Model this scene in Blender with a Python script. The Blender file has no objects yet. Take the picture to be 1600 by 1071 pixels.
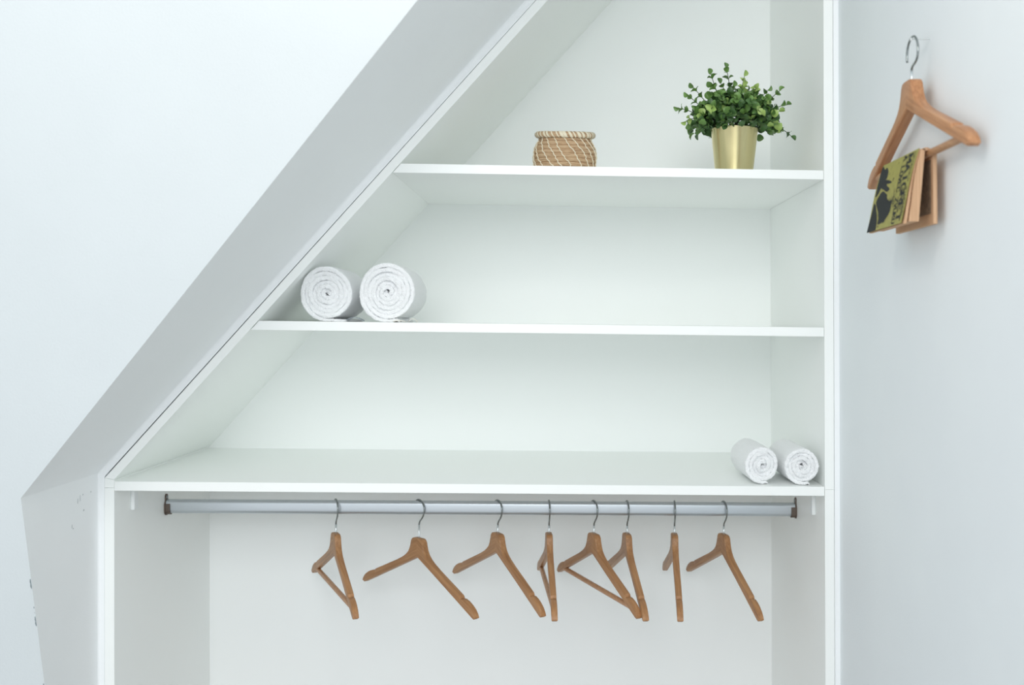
import bpy, bmesh, math, random
from mathutils import Vector, Matrix

# ------------------------------------------------------------------ camera, world, lights, exposure
scene = bpy.context.scene
COL = scene.collection
random.seed(7)
W, D = 1.33, 0.516                      # inner width and depth of the niche wardrobe (metres)
H1, H2, H3, TH = 1.2064, 1.5085, 1.8068, 0.0173   # shelf tops at the left end, board thickness
TILT = 0.0191 / W                       # the shelves drop a little to the right
SM, SX0 = 0.8968, -0.0006               # pitch of the sloped side: X = SX0 + (Z-H1)*SM
SC = 1 / math.sqrt(1 + SM * SM)
TP = 0.0177                             # side panel thickness
XR = 1.358                              # face of the wall on the right
CEIL = 2.62

cam_d = bpy.data.cameras.new('camera')
cam = bpy.data.objects.new('camera', cam_d)
COL.objects.link(cam)
yaw, pitch, roll = 0.028735, 0.003643, -0.002204
fw = Vector((math.sin(yaw) * math.cos(pitch), math.cos(yaw) * math.cos(pitch), math.sin(pitch)))
rt = Vector((math.cos(yaw), -math.sin(yaw), 0))
up = rt.cross(fw)
rt, up = rt * math.cos(roll) + up * math.sin(roll), up * math.cos(roll) - rt * math.sin(roll)
cm = Matrix((rt, up, -fw)).transposed().to_4x4()
cm.translation = Vector((0.84075, -1.95458, 1.5))
cam.matrix_world = cm
cam_d.sensor_width = 36
cam_d.lens = 1621.074 * 36 / 1600
cam_d.shift_x = -131.468 / 1600
cam_d.shift_y = -37.215 / 1600
cam_d.clip_start = 0.02
cam_d.dof.use_dof = True
cam_d.dof.focus_distance = 2.03
cam_d.dof.aperture_fstop = 4.0
scene.camera = cam

world = bpy.data.worlds.new('world')
scene.world = world
world.use_nodes = True
bg = world.node_tree.nodes['Background']
bg.inputs['Color'].default_value = (0.92, 0.97, 1.0, 1)
bg.inputs['Strength'].default_value = 1.08

def area_light(name, loc, target, sx, sy, power, color):
    l = bpy.data.lights.new(name, 'AREA')
    l.shape = 'RECTANGLE'
    l.size, l.size_y = sx, sy
    l.energy = power
    l.color = color
    o = bpy.data.objects.new(name, l)
    COL.objects.link(o)
    o.location = loc
    o.rotation_euler = (Vector(target) - Vector(loc)).to_track_quat('-Z', 'Y').to_euler()
    return o

# daylight from the window opposite the wardrobe
area_light('window_daylight', (0.95, -4.6, 2.75), (0.75, 0, 1.55), 2.2, 1.6, 80, (0.965, 0.985, 1.0))
# warm ceiling lamp just above the frame
lp = bpy.data.lights.new('ceiling_lamp', 'POINT'); lp.energy = 6.0; lp.color = (1.0, 0.90, 0.78); lp.shadow_soft_size = 0.12
lo = bpy.data.objects.new('ceiling_lamp', lp); COL.objects.link(lo); lo.location = (0.62, -1.15, 2.25)

scene.view_settings.view_transform = 'Standard'
scene.view_settings.look = 'None'
scene.view_settings.exposure = -0.04
scene.view_settings.gamma = 1.0
scene.view_settings.use_curve_mapping = False
scene.cycles.diffuse_bounces = 12
scene.cycles.max_bounces = 14
scene.cycles.sample_clamp_indirect = 4.0

# ------------------------------------------------------------------ materials
def srgb(r, g, b):
    f = lambda c: (c / 255 / 12.92) if c / 255 <= 0.04045 else ((c / 255 + 0.055) / 1.055) ** 2.4
    return (f(r), f(g), f(b), 1)

def mat(name, color, rough=0.5, metal=0.0, spec=0.5):
    m = bpy.data.materials.new(name)
    m.use_nodes = True
    b = m.node_tree.nodes['Principled BSDF']
    b.inputs['Base Color'].default_value = color
    b.inputs['Roughness'].default_value = rough
    b.inputs['Metallic'].default_value = metal
    b.inputs['Specular IOR Level'].default_value = spec
    return m, m.node_tree, b

def coords(nt, scale=(1, 1, 1), kind='Object'):
    tc = nt.nodes.new('ShaderNodeTexCoord')
    mp = nt.nodes.new('ShaderNodeMapping')
    mp.inputs['Scale'].default_value = scale
    nt.links.new(tc.outputs[kind], mp.inputs['Vector'])
    return mp.outputs['Vector']

def noise(nt, vec, scale, detail=4, rough=0.6):
    n = nt.nodes.new('ShaderNodeTexNoise')
    n.inputs['Scale'].default_value = scale
    n.inputs['Detail'].default_value = detail
    n.inputs['Roughness'].default_value = rough
    nt.links.new(vec, n.inputs['Vector'])
    return n.outputs['Fac']

def ramp(nt, fac, stops):
    r = nt.nodes.new('ShaderNodeValToRGB')
    els = r.color_ramp.elements
    while len(els) < len(stops):
        els.new(0.5)
    for e, (p, c) in zip(els, stops):
        e.position, e.color = p, c
    nt.links.new(fac, r.inputs['Fac'])
    return r.outputs['Color']

def bump(nt, b, fac, strength, dist):
    n = nt.nodes.new('ShaderNodeBump')
    n.inputs['Strength'].default_value = strength
    n.inputs['Distance'].default_value = dist
    nt.links.new(fac, n.inputs['Height'])
    nt.links.new(n.outputs['Normal'], b.inputs['Normal'])

M = {}
# painted plaster
m, nt, b = mat('plaster', srgb(238, 241, 242), 0.75, spec=0.3)
v = coords(nt)
nt.links.new(ramp(nt, noise(nt, v, 3, 3), [(0.3, srgb(243, 245, 246)), (0.7, srgb(246, 248, 249))]), b.inputs['Base Color'])
bump(nt, b, noise(nt, v, 260, 5, 0.65), 0.25, 0.0015)
M['plaster'] = m
m, nt, b = mat('dimmed_cool_plaster', srgb(224, 232, 235), 0.75, spec=0.3)  # leaning face: cool white, darkened to offset the strong light on it
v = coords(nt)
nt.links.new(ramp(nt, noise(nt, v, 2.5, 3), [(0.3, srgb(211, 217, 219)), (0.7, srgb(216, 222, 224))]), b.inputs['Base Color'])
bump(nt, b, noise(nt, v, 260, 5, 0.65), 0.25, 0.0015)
M['dimmed_cool_plaster'] = m
m, nt, b = mat('wall_paint', srgb(236, 241, 243), 0.75, spec=0.3)
v = coords(nt)
nt.links.new(ramp(nt, noise(nt, v, 3, 3), [(0.3, srgb(234, 239, 242)), (0.7, srgb(238, 243, 245))]), b.inputs['Base Color'])
bump(nt, b, noise(nt, v, 260, 5, 0.65), 0.25, 0.0015)
M['wall_paint'] = m
# white melamine board
m, nt, b = mat('melamine', srgb(247, 249, 247), 0.38, spec=0.45)
v = coords(nt)
bump(nt, b, noise(nt, v, 900, 2, 0.5), 0.05, 0.0005)
M['melamine'] = m
m, nt, b = mat('back_board', srgb(247, 249, 248), 0.45, spec=0.4)
M['back_board'] = m
m, nt, b = mat('white_plastic', srgb(240, 243, 243), 0.35)
M['plastic'] = m
# floor boards
m, nt, b = mat('floor_wood', srgb(196, 176, 152), 0.5)
v = coords(nt, (2, 14, 1))
nt.links.new(ramp(nt, noise(nt, v, 4, 6), [(0.3, srgb(136, 134, 132)), (0.7, srgb(158, 156, 153))]), b.inputs['Base Color'])
M['floor'] = m
# beech hanger wood
def wood(name, dark, mid, light):
    m, nt, b = mat(name, mid, 0.42, spec=0.45)
    tc = nt.nodes.new('ShaderNodeTexCoord')
    sp = nt.nodes.new('ShaderNodeSeparateXYZ')
    nt.links.new(tc.outputs['Object'], sp.inputs[0])
    ab = nt.nodes.new('ShaderNodeMath'); ab.operation = 'ABSOLUTE'
    nt.links.new(sp.outputs['X'], ab.inputs[0])
    sk = nt.nodes.new('ShaderNodeMath'); sk.operation = 'MULTIPLY_ADD'     # grain follows the arm
    sk.inputs[1].default_value = 0.42
    nt.links.new(ab.outputs[0], sk.inputs[0]); nt.links.new(sp.outputs['Z'], sk.inputs[2])
    cb = nt.nodes.new('ShaderNodeCombineXYZ')
    nt.links.new(ab.outputs[0], cb.inputs['X']); nt.links.new(sp.outputs['Y'], cb.inputs['Y']); nt.links.new(sk.outputs[0], cb.inputs['Z'])
    oi = nt.nodes.new('ShaderNodeObjectInfo')
    ad = nt.nodes.new('ShaderNodeVectorMath'); ad.operation = 'ADD'
    nt.links.new(cb.outputs[0], ad.inputs[0]); nt.links.new(oi.outputs['Random'], ad.inputs[1])
    mp = nt.nodes.new('ShaderNodeMapping'); mp.inputs['Scale'].default_value = (9, 150, 150)
    nt.links.new(ad.outputs[0], mp.inputs['Vector'])
    n1 = noise(nt, mp.outputs['Vector'], 1.2, 6, 0.65)
    nt.links.new(ramp(nt, n1, [(0.28, dark), (0.5, mid), (0.75, light)]), b.inputs['Base Color'])
    bump(nt, b, n1, 0.12, 0.0008)
    return m
M['wood'] = wood('beech', srgb(142, 99, 64), srgb(168, 122, 81), srgb(190, 146, 102))
M['wood_light'] = wood('pale_beech', srgb(156, 106, 70), srgb(182, 130, 90), srgb(204, 154, 112))
M['dowel'] = wood('dowel', srgb(160, 116, 80), srgb(182, 136, 98), srgb(200, 156, 116))
m, nt, b = mat('steel', srgb(150, 156, 156), 0.22, 1.0)
M['steel'] = m
m, nt, b = mat('bright_zinc', srgb(225, 232, 235), 0.3, 1.0)
M['zinc'] = m
m, nt, b = mat('satin_aluminium', srgb(205, 211, 216), 0.32, 0.9)
v = coords(nt, (2, 400, 400))
bump(nt, b, noise(nt, v, 2, 3), 0.05, 0.0004)
M['rail'] = m
m, nt, b = mat('socket_metal', srgb(120, 108, 100), 0.4, 0.9)
M['socket'] = m
# gold pot
m, nt, b = mat('brushed_gold', srgb(226, 214, 164), 0.27, 1.0)
b.inputs['Anisotropic'].default_value = 0.9
b.inputs['Anisotropic Rotation'].default_value = 0.25
tg = nt.nodes.new('ShaderNodeTangent'); tg.direction_type = 'RADIAL'; tg.axis = 'Z'
nt.links.new(tg.outputs[0], b.inputs['Tangent'])
v = coords(nt, (1, 1, 60))
bump(nt, b, noise(nt, v, 30, 3), 0.06, 0.0006)
M['gold'] = m
m, nt, b = mat('soil', srgb(52, 42, 34), 0.9)
M['soil'] = m
# leaves
def leafm(name, c1, c2):
    m, nt, b = mat(name, c1, 0.42, spec=0.5)
    oi = nt.nodes.new('ShaderNodeObjectInfo')
    v = coords(nt)
    n = noise(nt, v, 90, 2)
    mx = nt.nodes.new('ShaderNodeMath'); mx.operation = 'MULTIPLY_ADD'; mx.inputs[1].default_value = 0.5
    nt.links.new(n, mx.inputs[0])
    h = nt.nodes.new('ShaderNodeMath'); h.operation = 'MULTIPLY'; h.inputs[1].default_value = 0.5
    nt.links.new(oi.outputs['Random'], h.inputs[0]); nt.links.new(h.outputs[0], mx.inputs[2])
    nt.links.new(ramp(nt, mx.outputs[0], [(0.2, c1), (0.8, c2)]), b.inputs['Base Color'])
    b.inputs['Subsurface Weight'].default_value = 0.0
    return m
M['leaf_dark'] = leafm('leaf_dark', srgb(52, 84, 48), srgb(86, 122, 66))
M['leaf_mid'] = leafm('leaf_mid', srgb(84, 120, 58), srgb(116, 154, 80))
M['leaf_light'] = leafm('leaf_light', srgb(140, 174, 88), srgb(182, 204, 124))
m, nt, b = mat('stem_green', srgb(56, 74, 44), 0.6)
M['stem'] = m
# seagrass
m, nt, b = mat('seagrass', srgb(176, 144, 112), 0.8, spec=0.2)
tc = nt.nodes.new('ShaderNodeTexCoord'); sp = nt.nodes.new('ShaderNodeSeparateXYZ')
nt.links.new(tc.outputs['Object'], sp.inputs[0])
at = nt.nodes.new('ShaderNodeMath'); at.operation = 'ARCTAN2'
nt.links.new(sp.outputs['Y'], at.inputs[0]); nt.links.new(sp.outputs['X'], at.inputs[1])
cb = nt.nodes.new('ShaderNodeCombineXYZ')
nt.links.new(at.outputs[0], cb.inputs['X']); nt.links.new(sp.outputs['Z'], cb.inputs['Z'])
oi = nt.nodes.new('ShaderNodeObjectInfo'); nt.links.new(oi.outputs['Random'], cb.inputs['Y'])
mp = nt.nodes.new('ShaderNodeMapping'); mp.inputs['Scale'].default_value = (2.2, 9, 520)
nt.links.new(cb.outputs[0], mp.inputs['Vector'])
n1 = noise(nt, mp.outputs['Vector'], 1.0, 5, 0.7)
nt.links.new(ramp(nt, n1, [(0.25, srgb(120, 92, 66)), (0.45, srgb(190, 158, 124)), (0.75, srgb(218, 194, 162))]), b.inputs['Base Color'])
bump(nt, b, n1, 0.6, 0.0015)
M['seagrass'] = m
m, nt, b = mat('palm_strip', srgb(232, 222, 198), 0.7, spec=0.2)
M['palm'] = m
# terry cloth
m, nt, b = mat('terry', srgb(250, 251, 252), 0.95, spec=0.1)
b.inputs['Sheen Weight'].default_value = 0.25
v = coords(nt)
vn = nt.nodes.new('ShaderNodeTexVoronoi'); vn.inputs['Scale'].default_value = 520
nt.links.new(v, vn.inputs['Vector'])
bump(nt, b, vn.outputs['Distance'], 0.7, 0.002)
M['terry'] = m
m, nt, b = mat('tag_grey', srgb(150, 160, 166), 0.6)
M['tag_grey'] = m
m, nt, b = mat('tag_cream', srgb(236, 232, 222), 0.7)
M['tag_cream'] = m
# paperback
m, nt, b = mat('olive_cover', srgb(160, 156, 72), 0.5)
v = coords(nt)
nt.links.new(ramp(nt, noise(nt, v, 120, 5), [(0.3, srgb(144, 138, 62)), (0.7, srgb(166, 160, 78))]), b.inputs['Base Color'])
M['cover'] = m
m, nt, b = mat('print_black', srgb(28, 32, 34), 0.75)
M['ink'] = m
m, nt, b = mat('paper_edge', srgb(222, 186, 152), 0.85, spec=0.2)
v = coords(nt, (900, 3, 3))
n1 = noise(nt, v, 2, 4)
nt.links.new(ramp(nt, n1, [(0.3, srgb(186, 146, 112)), (0.7, srgb(220, 184, 150))]), b.inputs['Base Color'])
bump(nt, b, n1, 0.3, 0.0006)
M['paper'] = m
m, nt, b = mat('page_print', srgb(150, 128, 108), 0.85, spec=0.2)
v = coords(nt, (1, 700, 130))
nt.links.new(ramp(nt, noise(nt, v, 1.0, 3, 0.7), [(0.38, srgb(96, 84, 72)), (0.62, srgb(158, 136, 114))]), b.inputs['Base Color'])
M['page_print'] = m
m, nt, b = mat('chip', srgb(104, 118, 124), 0.9)
M['chip'] = m
m, nt, b = mat('gap_shade', srgb(46, 54, 54), 0.9)  # shade of the narrow gap, given as a dark base colour
M['gap_shade'] = m
m, nt, b = mat('scuff', srgb(176, 182, 184), 0.9)
M['scuff'] = m

# ------------------------------------------------------------------ mesh helpers
def obj(name, verts, faces, material, parent=None, smooth=False, mats=None, fmat=None):
    me = bpy.data.meshes.new(name)
    me.from_pydata([tuple(v) for v in verts], [], faces)
    if fmat:
        for p, k in zip(me.polygons, fmat):
            p.material_index = k
    bm = bmesh.new(); bm.from_mesh(me)
    bmesh.ops.recalc_face_normals(bm, faces=bm.faces)
    bm.to_mesh(me); bm.free()
    for mm in (mats or [material]):
        me.materials.append(M[mm])
    if smooth:
        for p in me.polygons:
            p.use_smooth = True
    o = bpy.data.objects.new(name, me)
    COL.objects.link(o)
    if parent:
        o.parent = parent
    return o

def bevel(o, w, seg=2, angle=40):
    md = o.modifiers.new('bevel', 'BEVEL')
    md.width, md.segments = w, seg
    md.limit_method = 'ANGLE'; md.angle_limit = math.radians(angle)
    return o

def autosmooth(o, angle=35):
    me = o.data
    bm = bmesh.new(); bm.from_mesh(me)
    for f in bm.faces: f.smooth = True
    for e in bm.edges:
        if len(e.link_faces) == 2 and e.calc_face_angle(0) > math.radians(angle):
            e.smooth = False
    bm.to_mesh(me); bm.free()
    return o

def thing(name, label, cat, loc=(0, 0, 0), rot=(0, 0, 0), group=None):
    o = bpy.data.objects.new(name, None)
    o.empty_display_size = 0.05
    COL.objects.link(o)
    o.location, o.rotation_euler = loc, rot
    o['label'], o['category'] = label, cat
    if group: o['group'] = group
    return o

def tag(o, label, cat, group=None):
    o['label'], o['category'] = label, cat
    if group: o['group'] = group
    return o

def structure(o, label=None):
    o['kind'] = 'structure'
    if label: o['label'] = label
    return o

def prism(poly, y0, y1):
    """poly: (x, z) outline, extruded along Y"""
    n = len(poly)
    v = [(x, y0, z) for x, z in poly] + [(x, y1, z) for x, z in poly]
    f = [tuple(range(n))[::-1], tuple(range(n, 2 * n))]
    f += [(i, (i + 1) % n, n + (i + 1) % n, n + i) for i in range(n)]
    return v, f

def box(x0, x1, y0, y1, z0, z1):
    return prism([(x0, z0), (x1, z0), (x1, z1), (x0, z1)], y0, y1)

def tube(path, r, seg=8, cap=True, radii=None):
    pts = [Vector(p) for p in path]
    n = len(pts)
    v, f = [], []
    t0 = (pts[1] - pts[0]).normalized()
    nrm = t0.orthogonal().normalized()
    for i, p in enumerate(pts):
        t = (pts[min(i + 1, n - 1)] - pts[max(i - 1, 0)]).normalized()
        nrm = (nrm - t * nrm.dot(t)).normalized()
        bn = t.cross(nrm)
        rr = radii[i] if radii else r
        for k in range(seg):
            a = 2 * math.pi * k / seg
            v.append(p + (nrm * math.cos(a) + bn * math.sin(a)) * rr)
    for i in range(n - 1):
        for k in range(seg):
            k2 = (k + 1) % seg
            f.append((i * seg + k, i * seg + k2, (i + 1) * seg + k2, (i + 1) * seg + k))
    if cap:
        f.append(tuple(range(seg))[::-1]); f.append(tuple(range((n - 1) * seg, n * seg)))
    return v, f

def lathe(profile, seg=48):
    """profile: list of (r, z), open; poles allowed"""
    v, f = [], []
    for r, z in profile:
        for k in range(seg):
            a = 2 * math.pi * k / seg
            v.append((r * math.cos(a), r * math.sin(a), z))
    for i in range(len(profile) - 1):
        for k in range(seg):
            k2 = (k + 1) % seg
            f.append((i * seg + k, i * seg + k2, (i + 1) * seg + k2, (i + 1) * seg + k))
    return v, f

def merge(*parts):
    v, f = [], []
    for pv, pf in parts:
        o = len(v)
        v += list(pv); f += [tuple(i + o for i in q) for q in pf]
    return v, f

shelf_z = lambda h, x: h - TILT * x

# ------------------------------------------------------------------ the room
structure(obj('floor', *box(-2.3, XR, -2.6, 0.7, -0.05, 0.0), 'floor'))
structure(obj('ceiling', *box(-2.3, XR + 0.1, -0.62, 0.7, CEIL, CEIL + 0.06), 'plaster'))
structure(obj('wall_right', *box(XR, XR + 0.12, -2.6, 0.7, 0, CEIL), 'wall_paint'))
structure(obj('wall_back', *box(-2.3, XR, 0.56, 0.68, 0, CEIL), 'plaster'))
# left: a wall leaning towards the room, cut by a knee wall and the roof slope beside the wardrobe
lean = lambda x, z: 0.0086 - 0.0534 * x - 0.2311 * z
slope_x = lambda z, off: SX0 - off / SC + (z - H1) * SM          # sloped line shifted outward by off
REV = 0.032
KNEE = -0.030
zk = H1 + (KNEE - (SX0 - REV / SC)) / SM
ZT = CEIL
def contour(k, o):        # reveal outline at knee plane k and slope offset o
    z_ = H1 + (k - (SX0 - o / SC)) / SM
    return [(k, 0.0), (k, z_ * 0.5), (k, z_ - 0.0003), (k + 0.0002, z_ + 0.0003)] + \
           [(slope_x(z_ + (ZT - z_) * t, o), z_ + (ZT - z_) * t) for t in (0.02, 0.1, 0.2, 0.35, 0.5, 0.65, 0.8, 1.0)]
rows = []
c0 = contour(KNEE, REV)
rows.append([(x, lean(x, z), z) for x, z in c0])
rows.append([(x, -0.0065, z) for x, z in c0])
rows.append([(x, -0.0025, z) for x, z in contour(KNEE + 0.0010, REV - 0.0010)])
rows.append([(x, -0.0006, z) for x, z in contour(KNEE + 0.0030, REV - 0.0030)])
rows.append([(x, 0.0, z) for x, z in contour(KNEE + 0.0065, REV - 0.0060)])
def gapc(y):
    c = contour(-TP - 0.00015, 0.0188)
    zmin = c[3][1]
    out = []
    for i, (x, z) in enumerate(c):
        if i < 3: out.append((x, y, z))
        else:
            t = min(1, max(0, (z - zmin) / 0.9))
            o = 0.0190 * (1 - t) + 0.0176 * t
            out.append((slope_x(z, o), y, z))
    return out
rows.append(gapc(0.0)); rows.append(gapc(0.08))
n = len(c0)
v = [p for r in rows for p in r]
f = [(i * n + k, i * n + k + 1, (i + 1) * n + k + 1, (i + 1) * n + k) for i in range(len(rows) - 1) for k in range(n - 1)]
# leaning face: strips from the reveal edge to the far left
base = len(v)
XL = -2.3
for x, z in c0:
    v.append((XL, lean(XL, z), z))
f += [(k, k + 1, base + k + 1, base + k) for k in range(n - 1)]
wl = obj('wall_left', v, f, None, mats=['plaster', 'dimmed_cool_plaster'], fmat=[0] * (len(f) - n + 1) + [1] * (n - 1))
structure(wl)
autosmooth(wl, 28)
# paint chips on the arris and scuffs on the knee wall
def flake(name, pts, material, thick, axis):
    n_ = len(pts)
    off = Vector(axis) * thick
    vv = [Vector(p) for p in pts] + [Vector(p) + off for p in pts]
    ff = [tuple(range(n_)), tuple(range(n_, 2 * n_))[::-1]] + [(i, (i + 1) % n_, n_ + (i + 1) % n_, n_ + i) for i in range(n_)]
    return obj(name, vv, ff, material, wl)
for z0, z1, w_ in ((1.0682, 1.0848, 0.0026), (1.0340, 1.0372, 0.0020), (1.0250, 1.0272, 0.0015), (1.003, 1.0196, 0.0024), (0.8975, 0.9005, 0.0025)):
    zm = (z0 + z1) / 2
    pts = []
    for (dx, z) in ((-0.0006, z0), (-0.0008, z1), (-w_ * 0.8, z1 - 0.001), (-w_, zm + (z1 - zm) * 0.3), (-w_ * 0.75, zm), (-w_ * 1.05, zm - (zm - z0) * 0.5), (-w_ * 0.7, z0)):
        x = KNEE + dx
        pts.append((x, lean(x, z) - 0.0001, z))
    flake('paint_chip', pts, 'chip', 0.00012, (0, -1, -0.23))
for y, z, ly, lz in ((-0.0804, 1.1835, 0.0016, 0.009), (-0.0715, 1.187, 0.0013, 0.012), (-0.0584, 1.1633, 0.003, 0.0035), (-0.0609, 1.192, 0.002, 0.003), (-0.102, 1.1425, 0.0016, 0.007), (-0.0985, 1.138, 0.003, 0.002), (-0.030, 1.192, 0.002, 0.003)):
    flake('scuff_mark', [(KNEE + 0.0001, y, z - lz / 2), (KNEE + 0.0001, y + ly, z - lz / 3), (KNEE + 0.0001, y + ly * 1.2, z + lz / 2), (KNEE + 0.0001, y + ly * 0.4, z + lz / 2.2)], 'scuff', 0.0002, (1, 0, 0))
# caulked plaster strip between wardrobe and right wall
tv, tf = prism([(W + TP + 0.0006, 0), (XR + 0.002, 0), (XR + 0.002, CEIL), (W + TP + 0.0006, CEIL)], -0.001, 0.05)
structure(bevel(obj('trim_1', tv, tf, 'plaster'), 0.0008))

# ------------------------------------------------------------------ built-in wardrobe
wr = thing('built_in_wardrobe', 'white built-in open wardrobe with three shelves and a side following the roof slope', 'wardrobe', (0, 0, 0))
def board(name, poly, y0, y1, label=None, material='melamine', bw=0.0006):
    o = bevel(obj(name, *prism(poly, y0, y1), material, wr), bw)
    if label: o['label'] = label
    return o
zs = 1.1942
board('side_panel', [(-TP, 0), (0, 0), (0, zs), (-TP, zs)], 0, D, 'tall white side panel below the sloped panel')
zi = H1 + (0 - SX0) / SM + 0.0022
zo = H1 + (-TP - (SX0 - 0.0168 / SC)) / SM
board('side_panel', [(-TP, zs + 0.0003), (0, zs + 0.0003), (0, zi), (-TP, zo)], 0, D, 'short mitred side piece under the sloped panel')
zt = CEIL
sl = [(0.0001, zi + 0.0004), (slope_x(zt, 0), zt), (slope_x(zt, 0.0168), zt), (-TP + 0.0001, zo + 0.0004)]
board('sloped_panel', sl, 0, D, 'white panel slanting along the roof slope')
zq = 1.1815
board('side_panel', [(W, 0), (W + TP, 0), (W + TP, zq), (W, zq)], 0, D, 'lower white side panel beside the right wall')
board('side_panel', [(W, zq + 0.0003), (W + TP, zq + 0.0003), (W + TP, CEIL), (W, CEIL)], 0, D, 'upper white side panel beside the right wall')
board('back_panel', [(0 - TP, 0), (W + TP, 0), (W + TP, CEIL), (slope_x(CEIL, 0.0168), CEIL), (-TP, zo)], D, D + 0.012, None, 'back_board', 0.0002)
def shelf(h, label):
    e = 0.0004
    if h == H1:
        xl_t = xl_b = 0.0 + e
    else:
        xl_t = slope_x(h, 0) + e; xl_b = slope_x(h - TH, 0) + e
        xl_t = slope_x(shelf_z(h, xl_t), 0) + e; xl_b = slope_x(shelf_z(h, xl_b) - TH, 0) + e
    xr = W - 0.0008
    return board('shelf', [(xl_b, shelf_z(h, xl_b) - TH), (xr, shelf_z(h, xr) - TH), (xr, shelf_z(h, xr)), (xl_t, shelf_z(h, xl_t))], -0.0006, D, label)
shelf(H1, 'lowest and longest white shelf above the clothes rail')
shelf(H2, 'middle white shelf')
shelf(H3, 'top and shortest white shelf')
for x0, x1, z0 in ((0.0, 0.0075, 1.1395), (W - 0.0075, W, 1.1200)):
    z1 = shelf_z(H1, x0) - TH
    o = bevel(obj('shelf_bracket', *merge(box(x0, x1, 0.072, 0.092, z0, z1)), 'plastic', wr), 0.002, 3)
    o['label'] = 'small white shelf bracket'

o = obj('gap_shade_strip', *prism([(slope_x(z, o_), z) for z, o_ in ((1.2225, 0.0168), (CEIL, 0.0168), (CEIL, 0.0186), (1.2225, 0.0196))], 0.004, 0.05), 'gap_shade', wr)  # added strip, its dark colour stands for the shade inside the open gap
o['label'] = 'added dark strip standing for the shade in the gap along the sloped panel'

# ------------------------------------------------------------------ clothes rail
RY = 0.249
rail_z = lambda x: 1.1165 - 0.0128 * x
rail = thing('clothes_rail', 'silver oval clothes rail under the lowest shelf', 'clothes rail', (0, 0, 0))
prof = []
hw, hh = 0.0075, 0.0148
for k in range(9):
    a = math.pi * k / 8
    prof.append((hw * math.cos(a), hh - hw + hw * math.sin(a)))
for k in range(9):
    a = math.pi + math.pi * k / 8
    prof.append((hw * math.cos(a), -hh + hw + hw * math.sin(a)))
n = len(prof)
v, f = [], []
for x in (0.003, W - 0.003):
    v += [(x, RY + p, rail_z(x) + q) for p, q in prof]
f = [tuple(range(n)), tuple(range(n, 2 * n))[::-1]] + [(i, (i + 1) % n, n + (i + 1) % n, n + i) for i in range(n)]
autosmooth(obj('rod', v, f, 'rail', rail), 30)
for x0, sgn in ((0.0, 1), (W, -1)):
    zc = rail_z(x0)
    plate = []
    for k in range(9):
        a = math.pi * k / 8
        plate.append((0.0065 * math.cos(a), 0.0195 + 0.0065 * math.sin(a)))
    for k in range(3):
        plate.append((-0.0065 - 0.0045 * k / 2, 0.012 - 0.004 * k))
    for k in range(9):
        a = math.pi + math.pi * k / 8
        plate.append((0.0110 * math.cos(a), -0.008 + 0.0110 * math.sin(a)))
    for k in range(3):
        plate.append((0.0110 - 0.0045 * k / 2, 0.004 + 0.004 * k))
    n = len(plate)
    v = [(x0, RY + p, zc + q) for p, q in plate] + [(x0 + sgn * 0.0025, RY + p, zc + q) for p, q in plate]
    f = [tuple(range(n)), tuple(range(n, 2 * n))[::-1]] + [(i, (i + 1) % n, n + (i + 1) % n, n + i) for i in range(n)]
    # cup holding the lower half of the rod
    cup_o, cup_i = [], []
    for k in range(13):
        a = math.pi + math.pi * k / 12
        cup_o.append((0.0102 * math.cos(a), -0.0075 + 0.0098 * math.sin(a)))
        cup_i.append((0.0078 * math.cos(a), -0.0075 + 0.0076 * math.sin(a)))
    cup_o = [(-0.0102, 0.006)] + cup_o + [(0.0102, 0.006)]
    cup_i = [(-0.0078, 0.006)] + cup_i + [(0.0078, 0.006)]
    ring = cup_o + cup_i[::-1]
    m_ = len(ring)
    cv = [(x0 + sgn * 0.001, RY + p, zc + q) for p, q in ring] + [(x0 + sgn * 0.0115, RY + p, zc + q) for p, q in ring]
    half = len(cup_o)
    cf = []
    for i in range(half - 1):
        j = m_ - 1 - i
        cf.append((i, i + 1, j - 1, j)); cf.append((m_ + i, m_ + j, m_ + j - 1, m_ + i + 1))
    cf += [(i, (i + 1) % m_, m_ + (i + 1) % m_, m_ + i) for i in range(m_)]
    so = obj('rail_socket', *merge((v, f), (cv, cf)), 'socket', rail)
    autosmooth(so, 35)
    so['label'] = 'dark metal rail socket'
    sv, sf = lathe([(0.0, 0.0018), (0.0025, 0.0016), (0.0036, 0.0006), (0.0038, 0.0)], 12)
    sc_ = obj('screw', [(x0 + sgn * (0.0025 + z), RY + x, zc + 0.0195 + y) for x, y, z in sv], sf, 'steel', so, True)

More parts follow.
